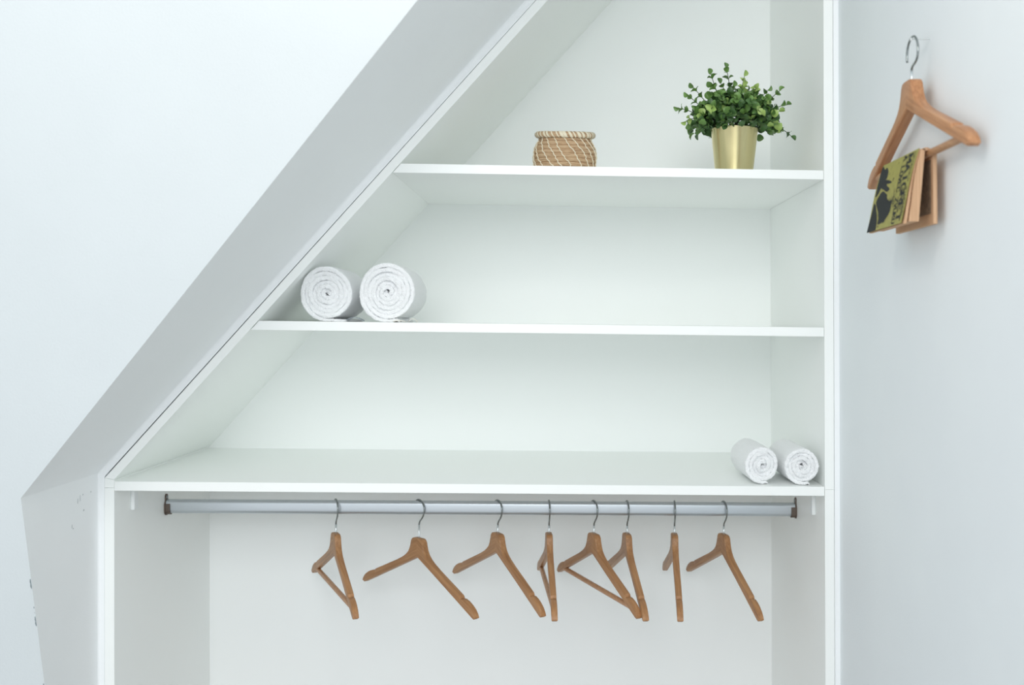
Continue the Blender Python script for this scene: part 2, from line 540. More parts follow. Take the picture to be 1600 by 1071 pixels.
# ------------------------------------------------------------------ wooden hangers
TOP = [(0, 0), (0.0115, 0), (0.0168, -0.0012), (0.0205, -0.005), (0.0225, -0.012), (0.0262, -0.022), (0.0320, -0.0310), (0.041, -0.0388), (0.053, -0.0460),
       (0.075, -0.0562), (0.11, -0.0703), (0.14, -0.0824), (0.160, -0.0905), (0.1625, -0.0955), (0.1665, -0.0962), (0.1700, -0.0952),
       (0.182, -0.0985), (0.193, -0.1035), (0.203, -0.1100), (0.2095, -0.1170), (0.212, -0.1230)]
def top_z(u):
    for (a, za), (b_, zb) in zip(TOP, TOP[1:]):
        if a <= u <= b_: return za + (zb - za) * (u - a) / max(1e-9, b_ - a)
    return TOP[-1][1]
def bot_z(u):
    return -0.040 - 0.4275 * u
def arm_mesh(s, bow, thick):
    us = [0, 0.005, 0.0115, 0.0142, 0.0168, 0.0187, 0.0205, 0.0215, 0.0225, 0.0243, 0.0262, 0.029, 0.032, 0.036, 0.041, 0.047, 0.053, 0.06, 0.075, 0.095, 0.12, 0.14, 0.155,
          0.160, 0.1612, 0.1625, 0.1665, 0.1700, 0.176, 0.182, 0.1875, 0.193, 0.198, 0.203, 0.207, 0.2095, 0.212]
    v, f = [], []
    K = 12
    for u in us:
        zt_, zb_ = top_z(u), bot_z(u)
        if u > 0.2065: zb_ = min(zt_ - 0.001, bot_z(0.2065) + (u - 0.2065) * 0.55)
        h = thick / 2 * (1 - 0.10 * u / 0.212)
        c = min(0.0018, (zt_ - zb_) * 0.3)
        off = bow * (u / 0.212) ** 1.3
        sec = [(-h, zb_ + c), (-h, zt_ - c), (-h + c * 0.3, zt_ - c * 0.3), (-h + c, zt_), (0, zt_ + 0.0003), (h - c, zt_), (h - c * 0.3, zt_ - c * 0.3), (h, zt_ - c),
               (h, zb_ + c), (h - c * 0.6, zb_ + c * 0.2), (h - c * 1.2, zb_), (-h + c * 0.9, zb_ + c * 0.1)]
        v += [(s * u, y + off, z) for y, z in sec]
    n_ = len(us)
    for i in range(n_ - 1):
        for k in range(K):
            k2 = (k + 1) % K
            f.append((i * K + k, i * K + k2, (i + 1) * K + k2, (i + 1) * K + k))
    f.append(tuple(range((n_ - 1) * K, n_ * K)))
    f.append(tuple(range(K))[::-1])
    return v, f
def hook_path(r, ctr, zc, stem):
    """+X is the near arm; the hook bulges to +X and opens to -X"""
    p = []
    a0 = -14
    start = (ctr + r * math.cos(math.radians(a0)), zc + r * math.sin(math.radians(a0)))
    # S bend from stem top to the start of the round part
    P0, P3 = (0, stem), start
    tx, tz = -math.sin(math.radians(a0)), math.cos(math.radians(a0))
    dl = math.hypot(P3[0] - P0[0], P3[1] - P0[1])
    P1 = (0, stem + dl * 0.34); P2 = (P3[0] - tx * dl * 0.50, P3[1] - tz * dl * 0.50)
    for k in range(9):
        t = k / 8; q = 1 - t
        p.append((q**3 * P0[0] + 3 * q * q * t * P1[0] + 3 * q * t * t * P2[0] + t**3 * P3[0], 0,
                  q**3 * P0[1] + 3 * q * q * t * P1[1] + 3 * q * t * t * P2[1] + t**3 * P3[1]))
    for k in range(1, 25):
        a = math.radians(a0 + (198 - a0) * k / 24)
        p.append((ctr + r * math.cos(a), 0, zc + r * math.sin(a)))
    return p
MESHES = {}
def hanger(label, group, loc, rotz, hook=(0.0195, 0.0, 0.0505, 0.018), bow=-0.006, bar=False, wm='wood', thick=0.0132):
    """origin = neck top centre; local +X = near arm"""
    t = thing('clothes_hanger', label, 'hanger', loc, (0, 0, rotz), group)
    key = (hook, bow, wm, thick)
    if key not in MESHES:
        d = {}
        for s, nm in ((1, 'near'), (-1, 'far')):
            o = obj('arm', *arm_mesh(s, bow, thick), wm, t)
            autosmooth(o, 32)
            d[nm] = o
        r, ctr, zc, stem = hook
        d['hook'] = obj('hook', *tube(hook_path(*hook), 0.0017, 10), 'steel', t, True)
        d['stem'] = obj('hook_stem', *tube([(0, 0, -0.006), (0, 0, 0.004), (0, 0, stem + 0.0005)], 0.0019, 10), 'zinc', t, True)
        bv, bf = tube([(-0.178, bow * 0.8, -0.1125), (0.178, bow * 0.8, -0.1125)], 0.0052, 14)
        d['bar'] = obj('trouser_bar', bv, bf, 'dowel', t, True)
        autosmooth(d['bar'], 50)
        MESHES[key] = {k: (o.name.split('.')[0], o.data) for k, o in d.items()}
        if not bar:
            bpy.data.objects.remove(d['bar'])
        d['stem']['label'] = 'bright zinc lower end of the hook'
        return t
    for k, (nm, me) in MESHES[key].items():
        if k == 'bar' and not bar: continue
        o = bpy.data.objects.new(nm, me); COL.objects.link(o); o.parent = t
    return t
def on_rail(x, deg, neck, label, bar=False, bow=-0.006, dz=0.0, wm='wood'):
    top = neck + 0.0148 + 0.0017          # wire centre at the hook's crown above the neck
    r = 0.0195
    hk = (r, 0.0, round(top - r, 4), round(top - r - 0.0340, 4))
    hk = (r, 0.0, hk[2], max(0.012, hk[3]))
    # local +X (near arm) points to (sin, -cos)
    th = math.radians(deg)
    return hanger(label, 'wooden hangers on the rail', (x, RY, rail_z(x) - neck), math.atan2(-math.cos(th), math.sin(th)), hk, bow, bar, wm)
on_rail(0.3544, 24.1, 0.055, 'wooden hanger with a trouser bar at the left end of the rail', True)
on_rail(0.5289, 41.2, 0.0643, 'wooden hanger without bar on a long hook, second from the left, turned widest')
on_rail(0.6949, 29.8, 0.053, 'wooden hanger without bar, third from the left end of the rail')
on_rail(0.8033, 5.4, 0.053, 'edge-on wooden hanger with a trouser bar, fourth from the left', True)
on_rail(0.8985, 21.9, 0.053, 'wooden hanger with a long visible trouser bar in the middle of the close cluster', True, 0.004)
on_rail(0.9691, 8.0, 0.053, 'wooden hanger without bar partly behind the middle hanger with a bar')
on_rail(1.0700, -1.4, 0.053, 'narrow edge-on wooden hanger without bar, second from the right end')
on_rail(1.1753, 12.5, 0.053, 'wooden hanger without bar at the right end of the rail')

HX = XR - 0.025
HY, HZ = -0.492, 1.843
wh = hanger('wooden hanger on the right wall holding an open paperback', 'none', (HX, HY, HZ), -math.pi / 2, (0.0235, 0.0035, 0.0385, 0.0145), 0.006, True, 'wood_light', 0.0175)
del wh['group']
nl = thing('wall_nail', 'small metal nail in the right wall carrying the wooden hanger', 'nail', (XR, HY - 0.0035, HZ + 0.0385 + 0.0235 - 0.0032))
nv, nf = lathe([(0.0, 0), (0.0009, 0), (0.0009, 0.0285), (0.0022, 0.0285), (0.0023, 0.0296), (0.0, 0.0300)], 12)
obj('shank', [(-z + 0.002, x, y) for x, y, z in nv], nf, 'plastic', nl, True)

# ------------------------------------------------------------------ paperback hung over the bar
BY0, BY1 = -0.557, -0.397           # near and far edge
bk = thing('paperback_book', 'worn olive green paperback hung open over the bar of the wall hanger', 'book', (1.33, (BY0 + BY1) / 2, 1.634))
bx, by, bz = bk.location
TZ, BZ = 1.7365, 1.6345
def cov_x(s):   # outer cover curve from the spine down to the fore-edge, bowed out
    return 1.3215 - 0.0260 * s - 0.0040 * math.sin(math.pi * s) * (1 - s)
def cov_z(s): return TZ + (BZ - TZ) * s
def sheet(fx_out, fx_in, fz, y0, y1, n_=14):
    """block between two curves running down from the spine"""
    v, f = [], []
    for i in range(n_ + 1):
        s = i / n_
        zo_ = fz(s)
        v += [(fx_out(s) - bx, y0 - by, zo_ - bz), (fx_in(s) - bx, y0 - by, zo_ - bz), (fx_in(s) - bx, y1 - by, zo_ - bz), (fx_out(s) - bx, y1 - by, zo_ - bz)]
    for i in range(n_):
        for k in range(4):
            k2 = (k + 1) % 4
            f.append((i * 4 + k, i * 4 + k2, i * 4 + 4 + k2, i * 4 + 4 + k))
    f += [(3, 2, 1, 0), tuple(range(n_ * 4, n_ * 4 + 4))]
    return v, f
cv = obj('front_cover', *sheet(cov_x, lambda s: cov_x(s) + 0.0005, cov_z, BY0, BY1), 'cover', bk)
p1 = lambda s: cov_x(s) + 0.0007 + 0.0032 * s
p2 = lambda s: cov_x(s) + 0.0022 + 0.0062 * s
obj('page_block', *sheet(p1, p2, lambda s: TZ - 0.001 + (BZ + 0.0005 - TZ) * s, BY0 + 0.002, BY1 + 0.0 ), 'paper', bk)
p3 = lambda s: cov_x(s) + 0.0024 + 0.0085 * s
p4 = lambda s: 1.3292 - 0.0090 * s
obj('page_block', *sheet(p3, p4, lambda s: TZ - 0.0008 + (BZ + 0.003 - TZ) * s, BY0, BY1 - 0.004), 'paper', bk)
# spine bridge over the bar and back half against the wall
q1 = lambda s: 1.3392 + 0.0005 * s
q2 = lambda s: 1.3440 + 0.0006 * s
bb = obj('page_block', *sheet(q1, q2, lambda s: TZ - 0.004 + (BZ - 0.0012 - TZ + 0.004) * s, BY0 - 0.002, BY1 - 0.001), 'paper', bk)
obj('back_cover', *sheet(lambda s: q2(s) + 0.0001, lambda s: q2(s) + 0.0006, lambda s: TZ - 0.004 + (BZ - 0.0014 - TZ + 0.004) * s, BY0 - 0.002, BY1), 'paper', bk)
arc_o = [(1.3260, 1.7362), (1.3290, 1.7374), (1.3330, 1.7372), (1.3375, 1.7356), (1.3415, 1.7330), (1.3438, 1.7290)]
arc_i = [(1.3262, 1.7342), (1.3288, 1.7338), (1.3325, 1.7334), (1.3360, 1.7318), (1.3392, 1.7295), (1.3400, 1.7270)]
rg = arc_o + arc_i[::-1]
n = len(rg)
v = [(x - bx, BY0 - by, z - bz) for x, z in rg] + [(x - bx, BY1 - by, z - bz) for x, z in rg]
f = [(i, (i + 1) % n, n + (i + 1) % n, n + i) for i in range(n)]
for i in range(len(arc_o) - 1):
    f.append((i, i + 1, n - 2 - i, n - 1 - i)); f.append((n + i, 2 * n - 1 - i, 2 * n - 2 - i, n + i + 1))
obj('spine_fold', v, f, 'paper', bk)
# printed page on the inside of the back half
obj('page_print', *sheet(lambda s: q1(s) - 0.0004, lambda s: q1(s) - 0.0001, lambda s: 1.722 + (1.648 - 1.722) * s, BY0 + 0.006, BY1 - 0.02), 'page_print', bb)
# cover print, mapped on (t, s): t from the near edge, s from the spine
def on_cover(t, s, lift=0.00016):
    return (cov_x(s) - lift - bx, BY0 + (BY1 - BY0) * t - by, cov_z(s) - bz)
def flat_print(name, polys, label=None):
    bm = bmesh.new()
    for poly in polys:
        vs = [bm.verts.new((t, s, 0)) for t, s in poly]
        bm.faces.new(vs)
    bmesh.ops.triangulate(bm, faces=bm.faces)
    for c in range(1, 12):
        bmesh.ops.bisect_plane(bm, geom=bm.verts[:] + bm.edges[:] + bm.faces[:], plane_co=(0, c / 12, 0), plane_no=(0, 1, 0))
    for v_ in bm.verts:
        v_.co = Vector(on_cover(min(0.999, max(0.001, v_.co.x)), min(1, max(0.002, v_.co.y))))
    me = bpy.data.meshes.new(name); bm.to_mesh(me); bm.free()
    me.materials.append(M['ink'])
    o = bpy.data.objects.new(name, me); COL.objects.link(o); o.parent = cv
    if label: o['label'] = label
    return o
art = [[(1.014, 0.02), (0.964, 0.028), (0.88, 0.086), (0.831, 0.066), (0.733, 0.153), (0.72, 0.228), (0.735, 0.27), (0.633, 0.29), (0.547, 0.325), (0.533, 0.354), (0.618, 0.346), (0.673, 0.352), (0.556, 0.426), (0.555, 0.452), (0.634, 0.459), (0.74, 0.407), (0.826, 0.373), (0.867, 0.436), (0.95, 0.483), (0.966, 0.398), (0.973, 0.248), (0.996, 0.134)],
       [(0.794, 0.44), (0.726, 0.437), (0.603, 0.499), (0.554, 0.575), (0.475, 0.618), (0.416, 0.618), (0.393, 0.713), (0.422, 0.821), (0.55, 0.899), (0.692, 0.924), (0.722, 0.813), (0.785, 0.707), (0.881, 0.593), (0.889, 0.537)],
       [(0.947, 0.564), (0.851, 0.666), (0.767, 0.803), (0.729, 0.93), (0.747, 1.0), (0.996, 0.998), (0.972, 0.76)],
       [(0.56, 0.90), (0.54, 0.93), (0.50, 0.89), (0.44, 0.83), (0.47, 0.83), (0.52, 0.88)],
       [(0.70, 0.955), (0.67, 0.965), (0.66, 0.95), (0.69, 0.942)]]
def rough(poly, seed, amp=0.006):
    rn = random.Random(seed); out = []; n_ = len(poly)
    for i in range(n_):
        p0, p1, p2, p3 = (poly[(i + k) % n_] for k in (-1, 0, 1, 2))
        for j in range(3):
            u = j / 3
            q = [0.5 * (2 * b1 + (c1 - a1) * u + (2 * a1 - 5 * b1 + 4 * c1 - d1) * u * u + (3 * b1 - a1 - 3 * c1 + d1) * u ** 3) for a1, b1, c1, d1 in zip(p0, p1, p2, p3)]
            if j: q = [q[0] + rn.uniform(-amp, amp), q[1] + rn.uniform(-amp, amp)]
            out.append(tuple(q))
    return out
art = [rough(p, i) for i, p in enumerate(art)]
rs = random.Random(9)
for k in range(16):          # dry brush streaks around the figure
    t_ = 0.60 - 0.23 * k / 16 + rs.uniform(-0.02, 0.02); s_ = 0.56 + 0.22 * rs.random(); ln = rs.uniform(0.05, 0.13); wd = rs.uniform(0.004, 0.010)
    art.append([(t_, s_), (t_ - wd, s_ + 0.01), (t_ + 0.02 - wd, s_ + ln), (t_ + 0.02, s_ + ln + 0.01)])
for k in range(9):           # splashes
    t_, s_ = 0.70 + rs.uniform(-0.22, 0.2), 0.25 + rs.uniform(-0.2, 0.25); r_ = rs.uniform(0.008, 0.02)
    art.append([(t_ + r_ * math.cos(a) * rs.uniform(0.6, 1.2), s_ + 1.4 * r_ * math.sin(a) * rs.uniform(0.6, 1.2)) for a in (0, 1, 2, 3, 4, 5.2)])
flat_print('cover_picture', art, 'black painted figure printed on the cover')
GL = {'M': [(0, 0, 0, 1), (0, 1, .5, .3), (.5, .3, 1, 1), (1, 1, 1, 0)], 'A': [(0, 0, .5, 1), (.5, 1, 1, 0), (.2, .36, .8, .36)], 'I': [(.5, 0, .5, 1)],
      'G': [(1, .78, .75, 1), (.75, 1, .25, 1), (.25, 1, 0, .75), (0, .75, 0, .25), (0, .25, .25, 0), (.25, 0, .8, 0), (.8, 0, 1, .15), (1, .15, 1, .45), (1, .45, .6, .45)],
      'R': [(0, 0, 0, 1), (0, 1, .75, 1), (.75, 1, 1, .85), (1, .85, 1, .65), (1, .65, .75, .5), (.75, .5, 0, .5), (.45, .5, 1, 0)],
      'E': [(0, 0, 0, 1), (0, 1, 1, 1), (0, .5, .75, .5), (0, 0, 1, 0)], 'T': [(.5, 0, .5, 1), (0, 1, 1, 1)], 'L': [(0, 0, 0, 1), (0, 0, 1, 0)],
      'O': [(.25, 1, .75, 1), (.75, 1, 1, .75), (1, .75, 1, .25), (1, .25, .75, 0), (.75, 0, .25, 0), (.25, 0, 0, .25), (0, .25, 0, .75), (0, .75, .25, 1)],
      'V': [(0, 1, .5, 0), (.5, 0, 1, 1)], 'C': [(1, .78, .75, 1), (.75, 1, .25, 1), (.25, 1, 0, .75), (0, .75, 0, .25), (0, .25, .25, 0), (.25, 0, .75, 0), (.75, 0, 1, .22)],
      'Z': [(0, 1, 1, 1), (1, 1, 0, 0), (0, 0, 1, 0)], 'U': [(0, 1, 0, .25), (0, .25, .25, 0), (.25, 0, .75, 0), (.75, 0, 1, .25), (1, .25, 1, 1)],
      'K': [(0, 0, 0, 1), (0, .4, 1, 1), (.3, .55, 1, 0)], 'S': [(1, .8, .75, 1), (.75, 1, .25, 1), (.25, 1, 0, .8), (0, .8, .1, .58), (.1, .58, .9, .42), (.9, .42, 1, .2), (1, .2, .75, 0), (.75, 0, .25, 0), (.25, 0, 0, .2)],
      'N': [(0, 0, 0, 1), (0, 1, 1, 0), (1, 0, 1, 1)], '(': [(.7, 1, .4, .7), (.4, .7, .4, .3), (.4, .3, .7, 0)], ')': [(.3, 1, .6, .7), (.6, .7, .6, .3), (.6, .3, .3, 0)], ' ': []}
SERIF = {'M': [(0, 0), (1, 0)], 'A': [(0, 0), (1, 0)], 'I': [(.5, 0), (.5, 1)], 'R': [(0, 0), (0, 1)], 'E': [(0, 0), (0, 1)], 'T': [(.5, 0)], 'L': [(0, 1)], 'V': [(0, 1), (1, 1)], 'U': [(0, 1), (1, 1)], 'K': [(0, 0), (0, 1), (1, 0), (1, 1)], 'N': [(0, 0), (1, 1)]}
def lettering(text, t0, t1, s0, s1, weight, t0b=None, t1b=None):
    """letters stand upright towards the near edge (t0 = tops, t1 = feet), read from the spine downwards"""
    t0b = t0 if t0b is None else t0b; t1b = t1 if t1b is None else t1b
    polys = []
    nch = len(text); cw = 1 / nch
    def mp(x, y, i):
        s = s0 + (s1 - s0) * (i + 0.10 + 0.76 * x) * cw
        k = (s - s0) / (s1 - s0)
        a, b_ = t0 + (t0b - t0) * k, t1 + (t1b - t1) * k
        return (b_ + (a - b_) * y, s)
    px = (s1 - s0) * cw * 0.76 * 0.105; py = abs(t1 - t0) * 0.16       # metres per glyph unit
    for i, ch in enumerate(text):
        segs = list(GL[ch])
        for (sx, sy) in SERIF.get(ch, []):
            segs.append((sx - 0.2, sy, sx + 0.2, sy, 0.6))
        for sg in segs:
            x0, y0, x1, y1 = sg[:4]
            wgt = weight * (sg[4] if len(sg) > 4 else 1)
            dx, dy = (x1 - x0) * px, (y1 - y0) * py
            l = math.hypot(dx, dy) or 1
            ux, uy = dx / l, dy / l
            nx, ny = -uy * wgt / 2, ux * wgt / 2
            ex, ey = ux * wgt * 0.3, uy * wgt * 0.3
            q = []
            for (x, y, sx, se) in ((x0, y0, 1, -1), (x0, y0, -1, -1), (x1, y1, -1, 1), (x1, y1, 1, 1)):
                q.append(mp(x + (nx * sx + ex * se) / px, y + (ny * sx + ey * se) / py, i))
            polys.append(q)
    return polys
flat_print('title_lettering', lettering('MAIGRET', 0.125, 0.235, 0.03, 0.97, 0.0042, 0.055, 0.16))
flat_print('subtitle_lettering', lettering('A LOVEC ZVUKU', 0.275, 0.355, 0.02, 0.98, 0.0026, 0.20, 0.275))
flat_print('small_lettering', lettering('(SIMENON)', 0.37, 0.405, 0.46, 0.74, 0.0008, 0.32, 0.355))
flat_print('author_lettering', lettering('GEORGES SIMENON', 0.055, 0.095, 0.03, 0.90, 0.0009, 0.01, 0.04))
flat_print('rule_line', [[(0.365, 0.015), (0.371, 0.015), (0.283, 0.97), (0.277, 0.97)], [(0.252, 0.02), (0.256, 0.02), (0.178, 0.97), (0.174, 0.97)]])

# ------------------------------------------------------------------ rolled towels
def towel(label, loc, rotz, R, pitch, length, seed, end_deg=-80, tail=0.012, squash=(1, 1), group=None, ribs=0.0):
    rnd = random.Random(seed)
    t = thing('rolled_towel', label, 'towel', loc, (0, TILT, rotz), group)
    turns = (R - 0.0035) / pitch
    spt = 44
    N = int(turns * spt)
    h = pitch * 0.535
    ph = [rnd.uniform(0, 6.28) for _ in range(6)]
    a_end = math.radians(end_deg)
    prof = [(-1, 0.0032), (-0.9, 0.0014), (-0.6, 0.0004), (0, 0.0), (0.6, 0.0004), (0.9, 0.0014), (1, 0.0032)]
    m_in = [0.03, 0.3, 0.5, 0.7, 0.97]
    L = length
    ring = [(n_, e) for n_, e in prof] + [(1, 0.12 * L), (1, 0.3 * L), (1, 0.5 * L), (1, 0.7 * L), (1, 0.88 * L)] + [(n_, L - e) for n_, e in prof[::-1]] + [(-1, 0.7 * L), (-1, 0.4 * L)]
    K = len(ring)
    pts = []
    for i in range(N + 1):
        k = i / N
        a = a_end - (1 - k) * turns * 2 * math.pi
        r = 0.0022 + (R - h - 0.0022) * k
        wob = 1 + 0.018 * math.sin(2 * a + ph[0] + 2 * k) + 0.008 * math.sin(3 * a + ph[1] + 5 * k) + 0.07 * (1 - k) ** 2 * math.sin(2 * a + ph[2])
        if k > 0.72: wob += ribs * math.sin(17 * a + ph[4])
        pts.append((a, r * wob, k))
    tailn = 5
    v, f = [], []
    cnt = 0
    ys = 0.0
    for i, (a, r, k) in enumerate(pts):
        yj = 0.0028 * math.sin(a * 0.9 + ph[3]) + 0.002 * math.sin(a * 2.3 + ph[4]) + 0.005 * (1 - k) * math.sin(a * 0.5 + ph[5])
        hh_ = h * (1 + 0.05 * math.sin(5 * a + ph[0]))
        if k > 0.97: hh_ *= 1 - 0.35 * (k - 0.97) / 0.03
        for n_, y in ring:
            rr = r + n_ * hh_ + (rnd.uniform(-1, 1) * 0.0006)
            x, z = rr * math.cos(a) * squash[0], rr * math.sin(a) * squash[1]
            w_ = 1 - y / L
            v.append((x, y + (yj if y < L * 0.3 else yj * 0.5) + rnd.uniform(-1, 1) * 0.0003, z))
    cnt = len(pts)
    # tail lying on the shelf
    a, r, k = pts[-1]
    lx, lz = r * math.cos(a) * squash[0], r * math.sin(a) * squash[1]
    for j in range(1, tailn + 1):
        q = j / tailn
        hh_ = h * 0.62 * (1 - 0.25 * q)
        for n_, y in ring:
            v.append((lx + tail * q, y + rnd.uniform(-1, 1) * 0.0004, lz - (R * squash[1] - h * 0.7 + lz) * q + n_ * -hh_ * 1.0 * (1 if True else 0)))
    cnt += tailn
    for i in range(cnt - 1):
        for kk in range(K):
            k2 = (kk + 1) % K
            f.append((i * K + kk, i * K + k2, (i + 1) * K + k2, (i + 1) * K + kk))
    f.append(tuple(range(K))[::-1]); f.append(tuple(range((cnt - 1) * K, cnt * K)))
    # settle on the shelf: flatten the underside
    zb = -R * squash[1] * 0.965
    out = []
    for x, y, z in v:
        if z < zb: z = zb + (z - zb) * 0.12
        out.append((x, y, z))
    zmin = min(p[2] for p in out)
    out = [(x, y, z - zmin) for x, y, z in out]
    o = obj('towel_roll', out, f, 'terry', t, True)
    md = o.modifiers.new('subdivision', 'SUBSURF'); md.levels = md.render_levels = 1
    tx = bpy.data.textures.new('terry_relief', 'CLOUDS'); tx.noise_scale = 0.0032; tx.noise_depth = 2
    dp = o.modifiers.new('terry_relief', 'DISPLACE'); dp.texture = tx; dp.strength = 0.0034; dp.mid_level = 0.5; dp.texture_coords = 'LOCAL'
    return t
def curl(name, loc, sx, sy, sz, material, parent, rz=0.0, bend=0.004):
    """small folded fabric tag"""
    v, f = [], []
    n_ = 7
    for i in range(n_ + 1):
        q = i / n_
        x = sx * q; z = sz * q + bend * math.sin(q * math.pi)
        for y in (0, sy):
            for th_ in (0, 0.0012):
                v.append((loc[0] + x * math.cos(rz) - y * math.sin(rz), loc[1] + x * math.sin(rz) + y * math.cos(rz), loc[2] + z + th_))
    for i in range(n_):
        a = i * 4; b_ = a + 4
        f += [(a, a + 2, b_ + 2, b_), (a + 1, b_ + 1, b_ + 3, a + 3), (a, b_, b_ + 1, a + 1), (a + 2, a + 3, b_ + 3, b_ + 2)]
    f += [(0, 1, 3, 2), (n_ * 4, n_ * 4 + 2, n_ * 4 + 3, n_ * 4 + 1)]
    return obj(name, v, f, material, parent, True)
G = 'rolled white towels'
t = towel('rolled white towel on the middle shelf next to the sloped panel', (0.3855, 0.030, shelf_z(H2, 0.3855) + 0.0002), 0.0, 0.0555, 0.0088, 0.17, 3, -84, 0.034, (0.97, 1.0), G)
o = curl('care_label', (0.034, 0.004, 0.0012), 0.034, 0.016, 0.0005, 'tag_grey', t, 0.0, 0.006); o['label'] = 'grey care label'
t = towel('larger rolled white towel on the middle shelf, clear of the slope', (0.5010, 0.026, shelf_z(H2, 0.501) + 0.0002), 0.0, 0.0590, 0.0086, 0.17, 11, -72, 0.008, (0.985, 1.0), G)
o = curl('care_label', (0.012, -0.003, 0.0008), 0.022, 0.014, 0.0, 'tag_cream', t, 0.1, 0.002); o['label'] = 'cream care label'
o = curl('hanging_loop', (0.040, 0.002, 0.0008), 0.017, 0.012, -0.0005, 'tag_cream', t, 0.2, 0.006); o['label'] = 'white hanging loop'
t = towel('small rolled white towel on the lowest shelf, farther from the right panel', (1.2155, 0.022, shelf_z(H1, 1.2155) + 0.0002), 0.02, 0.0362, 0.0078, 0.16, 23, -75, 0.003, (0.98, 1.06), G, 0.016)
t = towel('small rolled white towel on the lowest shelf touching the right side panel', (1.2905, 0.014, shelf_z(H1, 1.2905) + 0.0002), 0.0, 0.0368, 0.0076, 0.17, 31, -70, 0.003, (0.97, 1.03), G, 0.016)

# ------------------------------------------------------------------ woven basket
bkX, bkY = 0.8378, 0.15
bs = thing('woven_basket', 'small round woven seagrass basket on the top shelf', 'basket', (bkX, bkY, shelf_z(H3, bkX) + 0.0002), (0, TILT, 0))
def sag(v):      # hand-woven: slightly oval, the mouth dipping towards the front
    return [(x, y * 0.80, z + (y * 0.10 * z / 0.08 if z > 0 else 0)) for x, y, z in v]
HB = 0.080
def bas_r(z):
    q = z / HB
    pts_ = [(0, 0.0545), (0.12, 0.0585), (0.3, 0.0622), (0.5, 0.0635), (0.7, 0.0615), (0.86, 0.0560), (0.95, 0.0520), (1.0, 0.0515)]
    for (a, ra), (b_, rb) in zip(pts_, pts_[1:]):
        if q <= b_:
            s = (q - a) / (b_ - a); return ra + (rb - ra) * s
    return pts_[-1][1]
NC = 9
ch = HB / NC
for i in range(NC):
    zc = ch * (i + 0.5)
    R_ = bas_r(zc) - 0.0035
    ring = []
    for k in range(13):
        a = 2 * math.pi * k / 12
        ring.append((R_ + 0.0040 * math.cos(a), zc + ch * 0.56 * math.sin(a)))
    v, f = lathe(ring, 56)
    rnd = random.Random(i)
    v = [(x * (1 + rnd.uniform(-1, 1) * 0.004), y * (1 + rnd.uniform(-1, 1) * 0.004), max(0, z + rnd.uniform(-1, 1) * 0.0004)) for x, y, z in v]
    obj('coil', sag(v), f, 'seagrass', bs, True)
v, f = lathe([(0.0, 0.001), (0.03, 0.001), (0.0515, 0.001), (0.0515, 0.004), (0.0, 0.004)], 40)
obj('bottom', sag(v), f, 'seagrass', bs)
# rim: a thick coil wrapped with pale strips
RZ, RR = HB + 0.0052, 0.0548
ring = [(RR + 0.0066 * math.cos(2 * math.pi * k / 14), RZ + 0.0064 * math.sin(2 * math.pi * k / 14)) for k in range(15)]
v, f = lathe(ring, 64)
rim = obj('rim', sag(v), f, 'seagrass', bs, True)
def wrap(a0, wdt, slant):
    v, f = [], []
    n_ = 12
    for i in range(n_ + 1):
        b_ = -0.75 * math.pi + 1.75 * math.pi * i / n_
        for s in (-0.5, 0.5):
            a = a0 + s * wdt + slant * i / n_
            r = RR + 0.0073 * math.cos(b_)
            v.append((r * math.cos(a), r * math.sin(a), RZ + 0.0071 * math.sin(b_)))
    for i in range(n_):
        f.append((i * 2, i * 2 + 1, i * 2 + 3, i * 2 + 2))
    return v, f
rnd = random.Random(5)
NW = 40
for i in range(NW):
    a = 2 * math.pi * i / NW + rnd.uniform(-0.03, 0.03)
    wv_, wf_ = wrap(a, rnd.uniform(0.045, 0.12), -0.30)
    obj('rim_wrap', sag(wv_), wf_, 'palm', rim, True)
NS = 19
for j in range(NS):
    a0 = 2 * math.pi * j / NS + rnd.uniform(-0.04, 0.04)
    path = []
    jit = [rnd.uniform(-0.03, 0.03) for _ in range(12)]
    for i in range(NC * 4 + 1):
        z = HB * (1 - i / (NC * 4))
        q = i / 4
        st = math.floor(q) + (0.15 if (q % 1) < 0.3 else 0.5 if (q % 1) < 0.6 else 0.9)
        a = a0 + 0.8 * st / NC + jit[int(q) % 12]
        fr = (z / ch) % 1
        r = bas_r(z) + 0.0004 + 0.0010 * math.sin(math.pi * fr)
        path.append((r * math.cos(a), r * math.sin(a), max(0.001, z)))
    obj('stitch', *tube(sag(path), 0.0012, 6), 'palm', bs, True)

